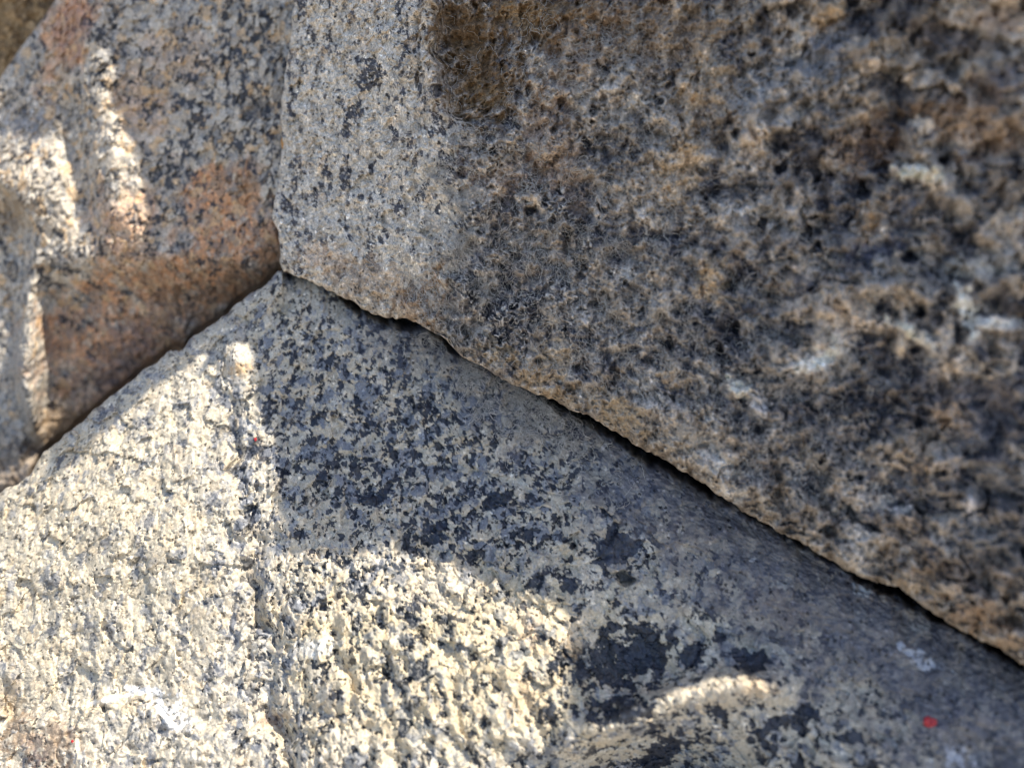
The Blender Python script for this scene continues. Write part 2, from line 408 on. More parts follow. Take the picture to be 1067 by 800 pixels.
# zones
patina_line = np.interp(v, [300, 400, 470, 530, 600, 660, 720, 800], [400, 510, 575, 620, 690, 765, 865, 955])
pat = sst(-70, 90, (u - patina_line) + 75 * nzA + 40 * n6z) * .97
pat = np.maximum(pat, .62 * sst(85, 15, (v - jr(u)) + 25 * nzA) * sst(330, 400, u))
darkrich = field(u, v, .5 * nzA, [(420, 470, 150, 110, 25, 1.0), (350, 400, 80, 50, 30, .8), (300, 340, 40, 30, 0, .3), (520, 520, 90, 60, 20, .8), (250, 520, 20, 190, -8, 1.0), (232, 440, 14, 60, 0, .8), (410, 640, 60, 60, 0, .25)])
nest = field(u, v, .5 * nzA + .75 * n6z, [(640, 690, 42, 36, 20, 1), (600, 700, 22, 16, 0, .8), (670, 680, 26, 30, 0, 1), (640, 740, 40, 14, 0, .9), (596, 607, 12, 12, 0, 1), (556, 609, 9, 9, 0, 1), (642, 574, 24, 20, -30, 1),
    (699, 663, 8, 12, 0, 1), (722, 684, 14, 11, 20, .9), (784, 690, 16, 14, 20, 1), (800, 712, 14, 8, 0, .8), (690, 785, 34, 16, -30, 1), (812, 755, 22, 9, -15, 1), (840, 745, 12, 16, 30, .9), (745, 742, 10, 8, 0, .8), (620, 735, 26, 8, -10, .8),
    (790, 768, 14, 8, 0, .9), (890, 770, 20, 10, 20, .8), (640, 655, 10, 8, 0, .9), (430, 640, 12, 26, 10, .8), (520, 520, 14, 8, -30, .9), (390, 520, 16, 8, -20, .9), (455, 555, 18, 9, -35, .8), (570, 745, 8, 16, 0, .8), (600, 640, 8, 8, 0, .6), (680, 760, 14, 10, 0, .7)])
Pw = warp(warp(PT, 16.0, 6.0, 40), 4.5, 3.4, 43) * np.array([1.0, .68, 1.0], f4)
d1, d2, r, q, off = worley(Pw / 8.8, 51)
d1b, d2b, rb, qb, offb = worley(warp(PT, 5.0, 3.0, 44) * np.array([1.0, .75, 1.0], f4) / 4.6, 52)
cl = fbm(P0 / 24.0, 2, 60); n6 = fbm(PT / np.array([5.5, 7.5, 5.5], f4), 3, 61, .6); n6b = fbm(PT / np.array([6, 8, 6], f4) + 50, 3, 62, .6); n3 = fbm(PT / 3.0, 2, 63)
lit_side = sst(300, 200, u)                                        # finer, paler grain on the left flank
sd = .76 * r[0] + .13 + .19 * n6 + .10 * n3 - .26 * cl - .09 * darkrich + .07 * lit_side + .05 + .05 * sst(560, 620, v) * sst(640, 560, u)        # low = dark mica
sq = .66 * r[1] + .18 + .18 * n6b - .25 * cl - .12 * darkrich                                   # low = grey quartz
mD = np.maximum(sst(.27, .17, sd), .95 * sst(.10, .07, rb[0] * .8 + .12 * n3 - .07 * darkrich))
mQ = sst(.40, .28, sq)
tone = FELD * (1 + .16 * (r[2] - .5)[..., None] + .14 * (qb[1] - .5)[..., None] + .10 * n3[..., None])
tone = tone * (1 - .10 * darkrich[..., None]); tone = mix(tone, WHITE, .5 * sst(.72, .95, rb[1] + .25 * n6b)); tone = mix(tone, BUFF, .42 * sst(.70, .95, q[0] + .2 * n6))
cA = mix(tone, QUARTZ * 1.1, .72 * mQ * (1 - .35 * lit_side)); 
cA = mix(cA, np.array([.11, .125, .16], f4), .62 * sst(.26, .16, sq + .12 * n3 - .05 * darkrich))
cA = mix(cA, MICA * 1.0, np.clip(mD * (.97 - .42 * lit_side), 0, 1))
mN = sst(.50, .60, nest + .42 * n6 + .22 * n3 + .42 * (r[2] - .5) + .22 * (rb[2] - .5))
cA = mix(cA, MICA * (.7 + 1.1 * qb[1][..., None]), mN * .97)
isn = mN > .5; big_dark = mD > .5
rA = np.where(isn | big_dark, .36, np.where(mQ > .5, .40, .50 + .25 * r[2])).astype(f4)
# warm buff of the flank in the light, rust, pale scars, sun streak painted pale
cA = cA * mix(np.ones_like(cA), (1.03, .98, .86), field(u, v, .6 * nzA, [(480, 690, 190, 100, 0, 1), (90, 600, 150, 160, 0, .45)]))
cA = splat(cA, u, v, .6 * nzA, [(45, 775, 42, 22, 10, (.16, .09, .05), .6), (12, 735, 10, 40, 0, (.30, .22, .14), .5), (178, 742, 16, 10, 30, (.86, .84, .80), .95), (150, 719, 24, 3.5, 6, (.82, .80, .77), .9),
    (118, 727, 30, 2.6, -12, (.75, .73, .7), .7), (245, 372, 14, 24, 0, (.55, .50, .42), .6), (252, 385, 9, 6, 0, (.50, .30, .12), .6), (330, 674, 16, 9, -10, (.72, .68, .60), .8), (605, 655, 16, 18, 20, (.62, .53, .40), .9), (600, 675, 8, 10, 0, (.52, .36, .19), .6), (738, 718, 34, 13, -10, (.60, .51, .38), .95), (786, 717, 18, 9, 6, (.58, .46, .32), .9),  # ends with pale patches that paint in the sun streak on the bump
    (545, 725, 18, 16, 0, (.55, .42, .26), .6), (552, 655, 14, 20, 0, (.50, .37, .24), .5), (283, 750, 12, 6, 0, (.25, .15, .09), .6), (300, 320, 9, 9, 0, (.22, .19, .12), .5), (450, 610, 34, 22, 0, (.6, .53, .43), .4)], .8 * n6, r[2])
# dusty patina on the flank below the overhang
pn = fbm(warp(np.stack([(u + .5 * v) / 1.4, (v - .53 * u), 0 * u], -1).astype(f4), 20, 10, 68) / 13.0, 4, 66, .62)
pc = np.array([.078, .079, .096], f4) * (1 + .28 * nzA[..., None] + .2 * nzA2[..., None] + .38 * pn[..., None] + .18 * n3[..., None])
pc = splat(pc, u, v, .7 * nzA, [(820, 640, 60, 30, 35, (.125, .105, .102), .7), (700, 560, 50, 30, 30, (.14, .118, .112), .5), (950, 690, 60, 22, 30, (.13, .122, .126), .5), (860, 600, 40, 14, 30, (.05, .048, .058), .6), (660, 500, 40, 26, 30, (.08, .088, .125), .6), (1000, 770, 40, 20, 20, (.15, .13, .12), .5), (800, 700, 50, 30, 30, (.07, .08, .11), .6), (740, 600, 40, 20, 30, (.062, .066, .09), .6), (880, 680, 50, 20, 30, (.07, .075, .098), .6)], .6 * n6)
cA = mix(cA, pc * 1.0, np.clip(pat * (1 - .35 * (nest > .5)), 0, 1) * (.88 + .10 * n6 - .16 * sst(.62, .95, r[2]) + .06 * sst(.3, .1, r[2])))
fl = worley(warp(P0, 14, 7, 90) / 15.0, 91)
flecks = (fl[2][0] < .05) & (fl[0] < .22) & (pat > .5)
cA = np.where(flecks[..., None], np.array([.36, .34, .33], f4), cA)
cA = splat(cA, u, v, .9 * nzA, [(948, 681, 18, 6, 25, (.48, .50, .55), .8), (900, 614, 9, 5, 20, (.36, .38, .40), .8), (815, 608, 9, 5, 0, (.36, .34, .31), .7), (970, 690, 12, 3, 25, (.42, .43, .46), .6), (840, 566, 20, 6, 25, (.22, .215, .205), .7), (996, 790, 12, 9, 0, (.52, .52, .55), .7), (960, 655, 7, 5, 0, (.28, .28, .27), .7)], .9 * n6, rb[2])
rA = np.where(pat > .55, .48, rA)
# relief
strip = np.exp(-(seg_dist(u, v, [(690, 726), (740, 714), (775, 714), (806, 720)])[0] / 15.0) ** 2)
rough_amp = (1 - .85 * pat) * (1 - .35 * strip) * (1 - .38 * sst(330, 230, u)) * (1 - .22 * sst(560, 640, v))
dT = np.stack([r[0] - .5, r[1] - .5, q[2] - .5], -1); dTb = np.stack([rb[0] - .5, rb[1] - .5, qb[2] - .5], -1)
facet = 8.8 * .80 * (off * dT).sum(-1) + 1.9 * (q[0] - .5)
facetb = 4.6 * .50 * (offb * dTb).sum(-1) + .4 * (qb[0] - .5)
crack = -1.8 * sst(.13, .0, d2 - d1) * sst(-.05, .35, n6b)
e1_, e2_, rc_, qc_, oc_ = worley(warp(PT, 22, 9, 47) * np.array([1.0, .6, 1.0], f4) / 26.0, 53)
chis = 26 * .42 * (oc_ * (np.stack(qc_, -1) - .5)).sum(-1) + 2.5 * (qc_[0] - .5)
rel = rough_amp * (facet + facetb + crack) - 1.6 * (isn | big_dark) * rough_amp
rel = rel + 5.0 * nzA2 + 3.4 * nzA * (1 - .4 * pat) + .9 * fbm(warp(PT, 20, 8, 39) / np.array([8, 19, 8], f4), 2, 33) + .4 * fbm(PT / 4.0, 2, 34) * (1 + .5 * pat) + 2.0 * pn * pat + .45 * n6 * (1 - pat) + chis * (1 - .7 * pat)
# (chisel-like planes)
# fractured flakes along the bench near the bottom
rel = rel + 3.5 * fbm(warp(PT, 30, 14, 48) / np.array([50, 10, 20], f4), 2, 35) * sst(700, 760, v) * sst(480, 330, u)
rel = rel + 6.5 * fbm(PT / np.array([14, 60, 20], f4), 2, 36) * sst(560, 640, v) * sst(300, 360, u) * sst(640, 560, u)
far = np.maximum(np.maximum(sst(-12, -70, u), sst(1080, 1140, u)), sst(815, 850, v)).astype(f4); rel = rel * (1 - .65 * far)
# rim: rolls over into the joints
eL = np.where(u < 295, (v - vt[None, :]) * .80, (v - vt[None, :]) * .87)
RL = np.where(u < 295, 13.0, 52.0)
t = np.clip(1 - eL / RL, 0, 1)
slit = np.interp(u, [295, 340, 372, 400, 430, 445, 480, 500, 560, 580, 650, 740, 760, 870, 895, 930, 985, 1067, 1200], [-9, -8, 2, 5, 4, -3, -2, -8, -7, 2, 6, 4, -4, -3, 5, 8, 0, 2, 1])
slit = slit + 3.0 * perlin(np.stack([u / 6.0, v / 6.0, u * 0], -1), 38) + 4.5 * perlin(np.stack([u / 14, u * 0, u * 0], -1), 37)
rel = rel - 70 * sst(slit + 9, slit - 9, (v - jr(u)) + 3 * nzA) ** 1.5 * sst(310, 360, u)
hA = h0 + rel - RL * (1 - np.sqrt(np.maximum(1 - t * t, 0))) * np.where(u < 295, .9, .75)
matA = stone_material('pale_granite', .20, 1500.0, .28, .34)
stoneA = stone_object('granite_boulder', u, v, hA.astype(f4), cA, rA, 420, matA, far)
tag(stoneA, 'pale speckled granite boulder at the bottom, sunlit on its left, peak wedged between stones', 'boulder', 'boulders of the dry stone wall')
gridA = (u, v, hA)

# ================================================================== STONE B: dark weathered boulder overhanging at the right
cu = spacing(292, 292, 1080, 1900, 1.12)
rt = np.concatenate([-np.cumsum(np.minimum(0.003 * 1.2 ** np.arange(46), .05))[::-1], np.linspace(0, 1, 440)]).astype(f4)
vb = jr(cu) + 4.2 * perlin(np.stack([cu / 27.0, cu * 0, cu * 0], -1), 6) + 2.6 * perlin(np.stack([cu / 9.5, cu * 0, cu * 0], -1), 9) + 1.6 * perlin(np.stack([cu / 4.1, cu * 0, cu * 0], -1), 7)
vb[0] = 280
v = np.where(rt[:, None] >= 0, -15 + rt[:, None] * (vb[None, :] + 15), -15 + rt[:, None] * 420).astype(f4)
u = cu[None, :] + (bl(v) - 292 + 2.2 * perlin(np.stack([v / 12.0, v * 0, v * 0], -1), 8)) * sst(560, 292, cu)[None, :]
u = u.astype(f4)
h0 = macro_B(u, v).astype(f4)
P0 = unproject(u, v, h0).astype(f4)
n30 = fbm(P0 / 30.0, 3, 111); n90 = fbm(P0 / 80.0, 3, 112); n10 = fbm(P0 / 9.0, 3, 113)
streak = fbm(warp(P0 @ ROT, 24, 8, 125) / np.array([7, 34, 14], f4), 3, 114)
greyface = sst(30, -30, (u - np.interp(v, [-50, 100, 130, 200, 280, 340], [440, 452, 478, 490, 470, 430])) + 30 * n30)
rim = sst(64, 4, (vb[None, :] - v) + 46 * n30 + 22 * n10) * sst(330, 380, u)
Pw = warp(P0, 10.0, 6.0, 140)
d1, d2, r, q, off = worley(Pw / 12.0 * np.array([1, .75, 1], f4), 151)
d1b, d2b, rb, qb, offb = worley(warp(P0, 5.0, 2.5, 144) / 5.0, 152)
# weathered body: broken mixture of dust, dark mineral, brown film
n5 = fbm(P0 / 5.0, 3, 115, .6); n16 = fbm(P0 / 17.0, 4, 116, .6); n16b = fbm(P0 / 19.0 + 40, 4, 117, .6); n45 = fbm(P0 / 48.0, 3, 118, .6)
pal = np.array([(.036, .036, .043), (.09, .088, .098), (.145, .134, .128), (.205, .185, .165), (.27, .245, .215), (.34, .31, .275), (.45, .41, .36)], f4)
def ramp(x, tab):
    x = np.clip(x, 0, .9999) * (len(tab) - 1); k = x.astype(int); t = (x - k)[..., None]
    return tab[k] * (1 - t) + tab[k + 1] * t
big = sst(600, 880, u)
P3 = warp(warp(P0, 34, 20, 160), 10, 7, 163)
D1, D2, Rr3, Q3, O3 = worley(P3 / 26.0, 161)
pit = sst(.42, .26, d1 + .10 * n5) * (q[1] < .16)
tone = .56 + .33 * n16 + .22 * n5 * (1 - .5 * big) + .42 * (r[0] - .5) * (1 - .45 * big) + .30 * (rb[0] - .5) * (1 - .6 * big) - .5 * pit + .22 * n90 + .10 * sst(420, 100, v) - .06 + .60 * (Rr3[0] - .5) * (.45 + .55 * big) + .36 * n45
tone = tone - .11 * np.exp(-(((u - 570) / 130.0) ** 2 + ((v - 260) / 120.0) ** 2)) - .07 * sst(760, 1000, u) * sst(260, 420, v) - .03
cB = ramp(tone, pal)
br = sst(-.05, .42, n16b + .5 * n45 + .25 * n5)                       # brown iron film
cB = cB * mix(np.ones_like(cB), (1.06, .98, .89), br)
bl_ = sst(.12, .5, fbm(P0 / 24.0 + 80, 3, 119, .6) + .2 * n5)
cB = cB * mix(np.ones_like(cB), (.93, .98, 1.06), .8 * bl_)
# dusty fibrous film: thin pale wriggles
wv = warp(P0, 7.0, 5.0, 170)
rid = np.minimum(np.abs(perlin(wv / np.array([6.0, 9.0, 7.0], f4), 171)), np.abs(perlin(wv / np.array([9.0, 12.0, 9.0], f4) + 20, 172)))
fib = sst(.06, .02, rid) * sst(-.25, .25, n30 + .3 * n10)
web_zone = np.clip(field(u, v, .4 * n30, [(560, 260, 170, 150, 15, 1), (480, 300, 60, 140, 0, 1), (760, 420, 190, 110, 25, .8), (650, 120, 120, 120, 0, .6)]), 0, 1)
cB = mix(cB, (.52, .49, .445), .75 * fib * web_zone)
# clean grey face to the left with flowing streaks and dark flecks
g = np.array([.375, .345, .295], f4) * (1 + .30 * streak[..., None] + .16 * n10[..., None] + .12 * n5[..., None])
gs = r[0] + .30 * n5 + .15 * streak
g = mix(g, (.04, .042, .052), .95 * sst(.19, .12, gs)); g = mix(g, (.055, .055, .062), .85 * sst(.06, .03, rb[0] + .05 * n5))
g = mix(g, (.44, .36, .27), .6 * sst(.86, 1.0, r[1] + .2 * n5)); g = mix(g, (.52, .50, .47), .7 * sst(.92, 1.0, rb[1] + .1 * n5))
g = mix(g, (.40, .38, .35), .5 * sst(.05, .012, np.abs(perlin(warp(P0, 8, 5, 175) / np.array([4.5, 22, 8], f4), 176))))
cB = mix(cB, g, greyface)
# stains
BR = (.118, .078, .042); TAN = (.36, .265, .16); PALE = (.52, .47, .40); DK = (.045, .043, .047); BLU = (.16, .17, .195); GR = (.27, .255, .235)
KB = 1.3
cB = splat(cB / KB * 1.08, u, v, .55 * n30, [
    (505, 80, 42, 48, 25, BR, .9), (560, 18, 80, 30, -5, BR, .9), (480, 30, 30, 40, 0, BR, .85), (548, 15, 34, 12, 0, (.19, .13, .07), .6), (500, 98, 22, 14, 0, (.17, .115, .06), .6),
    (385, 290, 60, 22, 22, (.32, .245, .17), .6), (430, 322, 30, 14, 25, (.20, .12, .06), .75), (452, 300, 10, 22, 10, (.20, .115, .05), .7), (335, 268, 30, 12, 20, (.33, .25, .18), .5),
    (575, 150, 26, 60, -15, (.27, .20, .145), .6), (520, 190, 34, 26, 0, (.19, .12, .075), .4), (600, 60, 30, 50, 0, (.19, .135, .09), .4), (640, 25, 22, 30, 0, (.15, .10, .06), .6), (680, 20, 10, 50, 10, (.07, .045, .03), .7),
    (560, 250, 50, 40, 20, DK, .35), (640, 170, 40, 60, 10, DK, .35), (590, 130, 20, 16, 0, DK, .5), (540, 215, 16, 14, 0, DK, .7), (620, 300, 60, 40, 30, DK, .25),
    (745, 95, 26, 46, -25, TAN, .5), (715, 160, 24, 50, 10, TAN, .45), (740, 290, 14, 26, 10, TAN, .6), (690, 190, 20, 28, 0, (.30, .23, .15), .5), (700, 40, 60, 30, 0, (.22, .18, .14), .5),
    (850, 55, 46, 26, -30, BLU, .7), (800, 90, 60, 26, -20, (.20, .205, .215), .6), (830, 35, 10, 20, 0, PALE, .6), (860, 20, 22, 10, -30, TAN, .7), (925, 45, 14, 14, 0, GR, .7),
    (835, 148, 24, 18, 20, DK, .85), (775, 200, 22, 12, -30, DK, .6), (945, 110, 28, 14, 10, DK, .8), (980, 40, 60, 14, 8, (.07, .065, .075), .7), (1040, 85, 40, 16, -10, (.10, .10, .125), .7),
    (1010, 130, 70, 30, 10, (.23, .165, .115), .7), (960, 131, 14, 8, 0, PALE, .8), (900, 150, 40, 26, 0, (.12, .085, .065), .6), (1045, 20, 30, 14, 0, (.27, .21, .17), .6),
    (958, 180, 20, 8, 5, (.62, .56, .48), 1), (972, 186, 12, 12, 0, (.58, .50, .40), .9), (905, 235, 10, 16, 20, (.24, .14, .05), .6), (910, 262, 34, 9, -12, (.055, .06, .09), .8), (945, 235, 10, 22, 20, (.06, .065, .085), .7),
    (850, 318, 34, 14, -6, (.42, .35, .27), .9), (885, 335, 20, 22, 60, (.46, .39, .31), .8), (872, 352, 26, 12, -25, (.50, .45, .38), .8), (840, 380, 18, 6, -10, (.58, .56, .53), .95), (862, 372, 14, 5, -30, (.55, .53, .5), .9),
    (948, 345, 22, 6, 30, (.60, .55, .47), .95), (940, 358, 6, 14, 10, (.50, .43, .34), .8), (966, 356, 12, 5, 40, (.55, .5, .44), .8), (1006, 318, 8, 24, -15, (.66, .62, .54), .95), (1030, 337, 34, 6, 5, (.60, .58, .56), .85), (1012, 280, 20, 9, 10, (.42, .38, .32), .7), (1050, 345, 18, 12, 0, (.34, .25, .16), .7),
    (920, 400, 46, 44, 0, DK, .5), (820, 420, 70, 36, 20, (.085, .08, .085), .5), (800, 470, 30, 30, 0, DK, .35), (1000, 440, 40, 60, 0, (.13, .115, .11), .5), (1050, 540, 50, 90, 0, (.125, .118, .115), .6), (1040, 420, 30, 40, 0, (.10, .095, .105), .6),
    (772, 405, 18, 8, 50, (.56, .50, .43), .9), (790, 424, 6, 12, -30, (.42, .40, .38), .7), (700, 395, 16, 9, 30, (.33, .26, .18), .6), (985, 435, 16, 12, 0, (.36, .265, .18), .7), (935, 485, 26, 12, -35, (.40, .33, .25), .7), (910, 515, 22, 16, 0, (.42, .37, .31), .7), (938, 532, 10, 6, 0, (.50, .47, .43), .8),
    (1012, 530, 6, 12, -20, (.45, .42, .4), .7), (890, 565, 18, 14, 0, (.45, .42, .38), .7), (945, 560, 30, 20, 0, (.36, .29, .22), .5), (835, 545, 40, 26, 25, (.21, .175, .14), .6), (960, 470, 20, 40, 10, (.33, .26, .185), .5), (650, 195, 10, 6, 0, PALE, .6), (662, 105, 8, 9, 0, PALE, .6)], .9 * n10 + .5 * n5, .4 * r[2] + .3 * rb[2] + .3 * Rr3[2])
cB = np.minimum(cB * KB * 1.22, .72)
# pale abraded rim above the joint
rc = ramp(.52 + .45 * n10 + .5 * (r[0] - .5) + .3 * (rb[0] - .5) + .3 * n5, np.array([(.07, .06, .05), (.18, .145, .11), (.29, .24, .185), (.40, .345, .275), (.54, .50, .44)], f4))
cB = mix(cB, rc, np.clip(rim * (.55 + .35 * sst(520, 600, u)), 0, 1))
cB = splat(cB, u, v, .6 * n30, [(745, 480, 30, 14, 35, (.50, .47, .42), .8), (760, 512, 14, 10, 30, (.55, .50, .43), .8), (715, 455, 22, 14, 40, (.47, .40, .31), .7), (640, 430, 24, 14, 30, (.42, .33, .22), .7), (560, 392, 30, 16, 30, (.40, .30, .19), .7), (520, 366, 22, 10, 25, (.36, .27, .16), .6), (575, 370, 16, 16, 0, (.46, .38, .28), .7),
    (900, 585, 18, 12, 20, (.56, .49, .40), .8), (960, 612, 30, 10, 30, (.46, .36, .25), .8), (1020, 640, 40, 14, 20, (.42, .29, .18), .8), (1050, 665, 26, 12, 25, (.45, .33, .22), .7), (1000, 600, 60, 22, 10, (.27, .20, .14), .6), (890, 555, 16, 18, 0, (.40, .38, .35), .6)], .9 * n10 + .5 * n5, .4 * r[2] + .3 * rb[2] + .3 * Rr3[2])
crust = [(958, 180, 24, 8, 5, (.80, .74, .64), 1), (974, 188, 14, 13, 0, (.72, .62, .50), .9), (842, 381, 20, 7, -8, (.74, .72, .69), 1), (864, 371, 18, 6, -28, (.72, .70, .66), .95), (856, 320, 34, 13, -8, (.52, .44, .35), .9), (888, 338, 18, 20, 50, (.58, .49, .39), .85),
    (946, 343, 18, 7, 25, (.75, .68, .58), 1), (938, 358, 6, 15, 8, (.62, .53, .42), .9), (966, 355, 15, 6, 38, (.70, .65, .58), .9), (1005, 318, 9, 26, -14, (.82, .77, .68), 1), (1032, 336, 34, 7, 4, (.72, .70, .68), .9), (1012, 282, 24, 9, 10, (.55, .50, .43), .8), (772, 404, 18, 8, 48, (.72, .65, .56), 1), (788, 424, 6, 13, -30, (.58, .55, .52), .85),
    (960, 130, 14, 8, 0, (.66, .58, .48), .9), (831, 36, 8, 18, 10, (.62, .58, .52), .8), (925, 45, 14, 10, 0, (.42, .39, .36), .7), (662, 105, 6, 9, 0, (.62, .56, .48), .9), (886, 334, 8, 6, 0, (.64, .55, .45), .8), (940, 532, 12, 6, 0, (.62, .58, .53), .9), (745, 482, 20, 10, 35, (.64, .60, .54), .8), (760, 512, 12, 8, 30, (.66, .60, .52), .8), (1012, 530, 5, 13, -20, (.60, .57, .55), .8)]
cB = splat(cB, u, v, .25 * n30, crust, .38 * n10 + .25 * n5, .5 + .55 * (rb[2] - .5))
cB = np.minimum(cB * np.array([1.17, 1.14, 1.12], f4), .8) * (0.9 + .2 * qb[1][..., None]); n7 = fbm(P0 / 8.0, 3, 123, .6)
rB = np.full(u.shape, .75, f4)
dT = np.stack([r[0] - .5, r[1] - .5, q[2] - .5], -1); dTb = np.stack([rb[0] - .5, rb[1] - .5, qb[2] - .5], -1)
lum = cB.mean(-1)
rel = (1 - .45 * greyface) * (12 * .8 * (off * dT).sum(-1) + 4.6 * (q[0] - .5) - 7 * pit) + (1 - .5 * big) * (5 * 1.0 * (offb * dTb).sum(-1) + 1.7 * (qb[0] - .5))
rel = rel + (.4 + .6 * big) * (23 * .75 * (O3 * (np.stack(Q3, -1) - .5)).sum(-1) + 10 * (Q3[0] - .5))
cv_ = np.abs(perlin(warp(P0, 30, 16, 180) / 38.0, 181)); cv2 = np.abs(perlin(warp(P0, 14, 8, 183) / 17.0, 184))
rel = rel - (1 - greyface) * (5 * sst(.14, 0, cv_) * sst(0, .5, n16 + .5 * n45) * (1 + .6 * big) + 3.5 * sst(.12, 0, cv2) * sst(-.1, .4, n30))
rel = rel + 8 * n90 + (9.0 - 6.0 * greyface) * n30 + (4.4 - 2.6 * greyface) * n10 + (1 - greyface) * (7.5 * n16 * (1 + .5 * big) - 3.5 * sst(.15, .5, n7)) + 1.0 * fib * web_zone + .8 * fbm(P0 / 4.0, 2, 120) + greyface * 2.2 * streak + 14 * (lum - .22) * (1 - greyface)
far = np.maximum(sst(-15, -70, v), sst(1080, 1140, u)).astype(f4); rel = rel * (1 - .65 * far)
eb = (vb[None, :] - v) * .87
Rb = 11.0 + 9 * sst(330, 600, u)
t = np.clip(1 - eb / Rb, 0, 1)
rel = rel - Rb * (1 - np.sqrt(np.maximum(1 - t * t, 0)))
el = (u - u[:, :1])
t = np.clip(1 - el / 15.0, 0, 1)
rel = rel - 15.0 * (1 - np.sqrt(np.maximum(1 - t * t, 0)))
hB = h0 + rel
matB = stone_material('weathered_granite', .38, 1300.0, .6, .3, 700.0, ((.05, .048, .05), (.21, .185, .16), (.30, .27, .235), (.15, .11, .075)))
stoneB = stone_object('granite_boulder', u, v, hB.astype(f4), cB, rB, 300, matB, far)
tag(stoneB, 'big dark weathered granite boulder at the upper right, brown and dusty, overhanging the pale one', 'boulder', 'boulders of the dry stone wall')
gridB = (u, v, hB)

# ================================================================== STONE C: pinkish boulder at the upper left
cu = np.concatenate([spacing(-560, -12, 312, 330, 1.2)])
vbC = np.where(cu < 292, jl(cu) + 26, 300).astype(f4)
rt = np.concatenate([-np.cumsum(np.minimum(0.004 * 1.2 ** np.arange(44), .05))[::-1], np.linspace(0, 1, 330)]).astype(f4)
v = np.where(rt[:, None] >= 0, -15 + rt[:, None] * (np.minimum(vbC, 545)[None, :] + 15), -15 + rt[:, None] * 380).astype(f4)
v = np.where(rt[:, None] > .55, v + (vbC - np.minimum(vbC, 545))[None, :] * ((rt[:, None] - .55) / .45) ** 2, v).astype(f4)
u = np.repeat(cu[None, :], len(rt), 0)
# its upper left edge is cut off obliquely: shear the sheet so that the rim follows the edge against the brown stone
cutC = np.interp(cu, [-560, -60, 0, 20, 40, 58, 75, 330], [660, 165, 82, 52, 26, 0, -26, -330]).astype(f4)
v = (vbC[None, :] + (np.minimum(np.maximum(cutC, -300), vbC - 8)[None, :] - vbC[None, :]) * np.linspace(1, 0, len(rt))[:, None]).astype(f4)
h0 = macro_C(u, v).astype(f4)
P0 = unproject(u, v, h0).astype(f4)
n30 = fbm(P0 / 30.0, 3, 211); n90 = fbm(P0 / 80.0, 3, 212); n10 = fbm(P0 / 9.0, 3, 213)
Pw = warp(warp(P0, 16.0, 6.0, 240), 4.5, 3.4, 243) * np.array([1.0, .75, 1.0], f4)
d1, d2, r, q, off = worley(Pw / 9.0, 251)
d1b, d2b, rb, qb, offb = worley(warp(P0, 5.0, 2.0, 244) / 5.6, 252)
cl = fbm(P0 / 26.0, 2, 260)
pink = field(u, v, .7 * n30, [(70, 30, 26, 60, 15, .8), (235, 215, 55, 45, 20, 1.0), (220, 280, 95, 52, -30, 1.0), (130, 340, 105, 66, -30, .95), (120, 420, 80, 40, -35, .7), (150, 110, 30, 40, 0, .35), (190, 60, 40, 30, 0, .25), (130, 250, 40, 60, 0, .6)])
pdk = np.clip(.20 + .16 * cl + .12 * field(u, v, .5 * n30, [(250, 100, 50, 90, 0, 1), (200, 190, 60, 40, 0, .7)]) - .06 * pink, .02, .6); pqz = np.clip(.28 - .1 * cl, .05, .6)
fe = np.where((r[1] < .4)[..., None], np.array([.45, .42, .375], f4), np.where((r[1] < .8)[..., None], np.array([.36, .33, .29], f4), np.array([.44, .34, .235], f4))).astype(f4)
fp = np.where((r[1] < .5)[..., None], np.array([.46, .255, .14], f4), np.where((r[1] < .8)[..., None], np.array([.34, .22, .145], f4), np.array([.46, .32, .20], f4))).astype(f4)
fe = mix(fe, fp, pink)
n6 = fbm(P0 / np.array([5.5, 7.5, 5.5], f4), 3, 261, .6); n3 = fbm(P0 / 3.0, 2, 263); n6b = fbm(P0 / np.array([6, 8, 6], f4) + 50, 3, 262, .6)
sdc = .62 * r[0] + .19 + .30 * n6 + .16 * n3 - 1.1 * (pdk - .16)
bd = sst(.29, .21, sdc); bq = sst(.44, .30, .55 * q[0] + .22 + .30 * n6b - .2 * cl)
fe = fe * (1 + .14 * n6b[..., None] + .10 * n3[..., None])
cC = mix(fe, mix(np.broadcast_to(QUARTZ * .92, fe.shape), (.22, .165, .13), pink * .8), .75 * bq)
cC = mix(cC, MICA * 1.0, .94 * bd); cC = mix(cC, (.47, .43, .37), .6 * sst(.86, .98, rb[0] + .15 * n3))
sd = bd > .5; bd = sd
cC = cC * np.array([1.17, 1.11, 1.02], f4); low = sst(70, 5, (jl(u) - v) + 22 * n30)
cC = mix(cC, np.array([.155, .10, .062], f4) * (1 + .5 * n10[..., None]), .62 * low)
cC = splat(cC, u, v, .8 * n30, [(75, 20, 16, 40, 15, (.37, .20, .15), .5), (255, 195, 22, 12, 20, (.46, .28, .15), .5), (165, 310, 24, 40, 30, (.30, .17, .095), .45), (130, 370, 44, 20, -40, (.165, .12, .115), .5), (185, 305, 5, 12, 10, (.10, .055, .03), .7), (20, 130, 40, 14, 0, (.30, .30, .31), .6), (10, 220, 20, 22, 0, (.26, .19, .12), .7), (20, 400, 26, 70, 0, (.25, .245, .235), .65), (60, 445, 30, 22, -40, (.19, .125, .065), .6), (270, 112, 26, 10, -15, (.05, .05, .055), .6)], .8 * n6, r[2])
rC = np.where(bd | sd, .4, .6).astype(f4)
dT = np.stack([r[0] - .5, r[1] - .5, q[2] - .5], -1); dTb = np.stack([rb[0] - .5, rb[1] - .5, qb[2] - .5], -1)
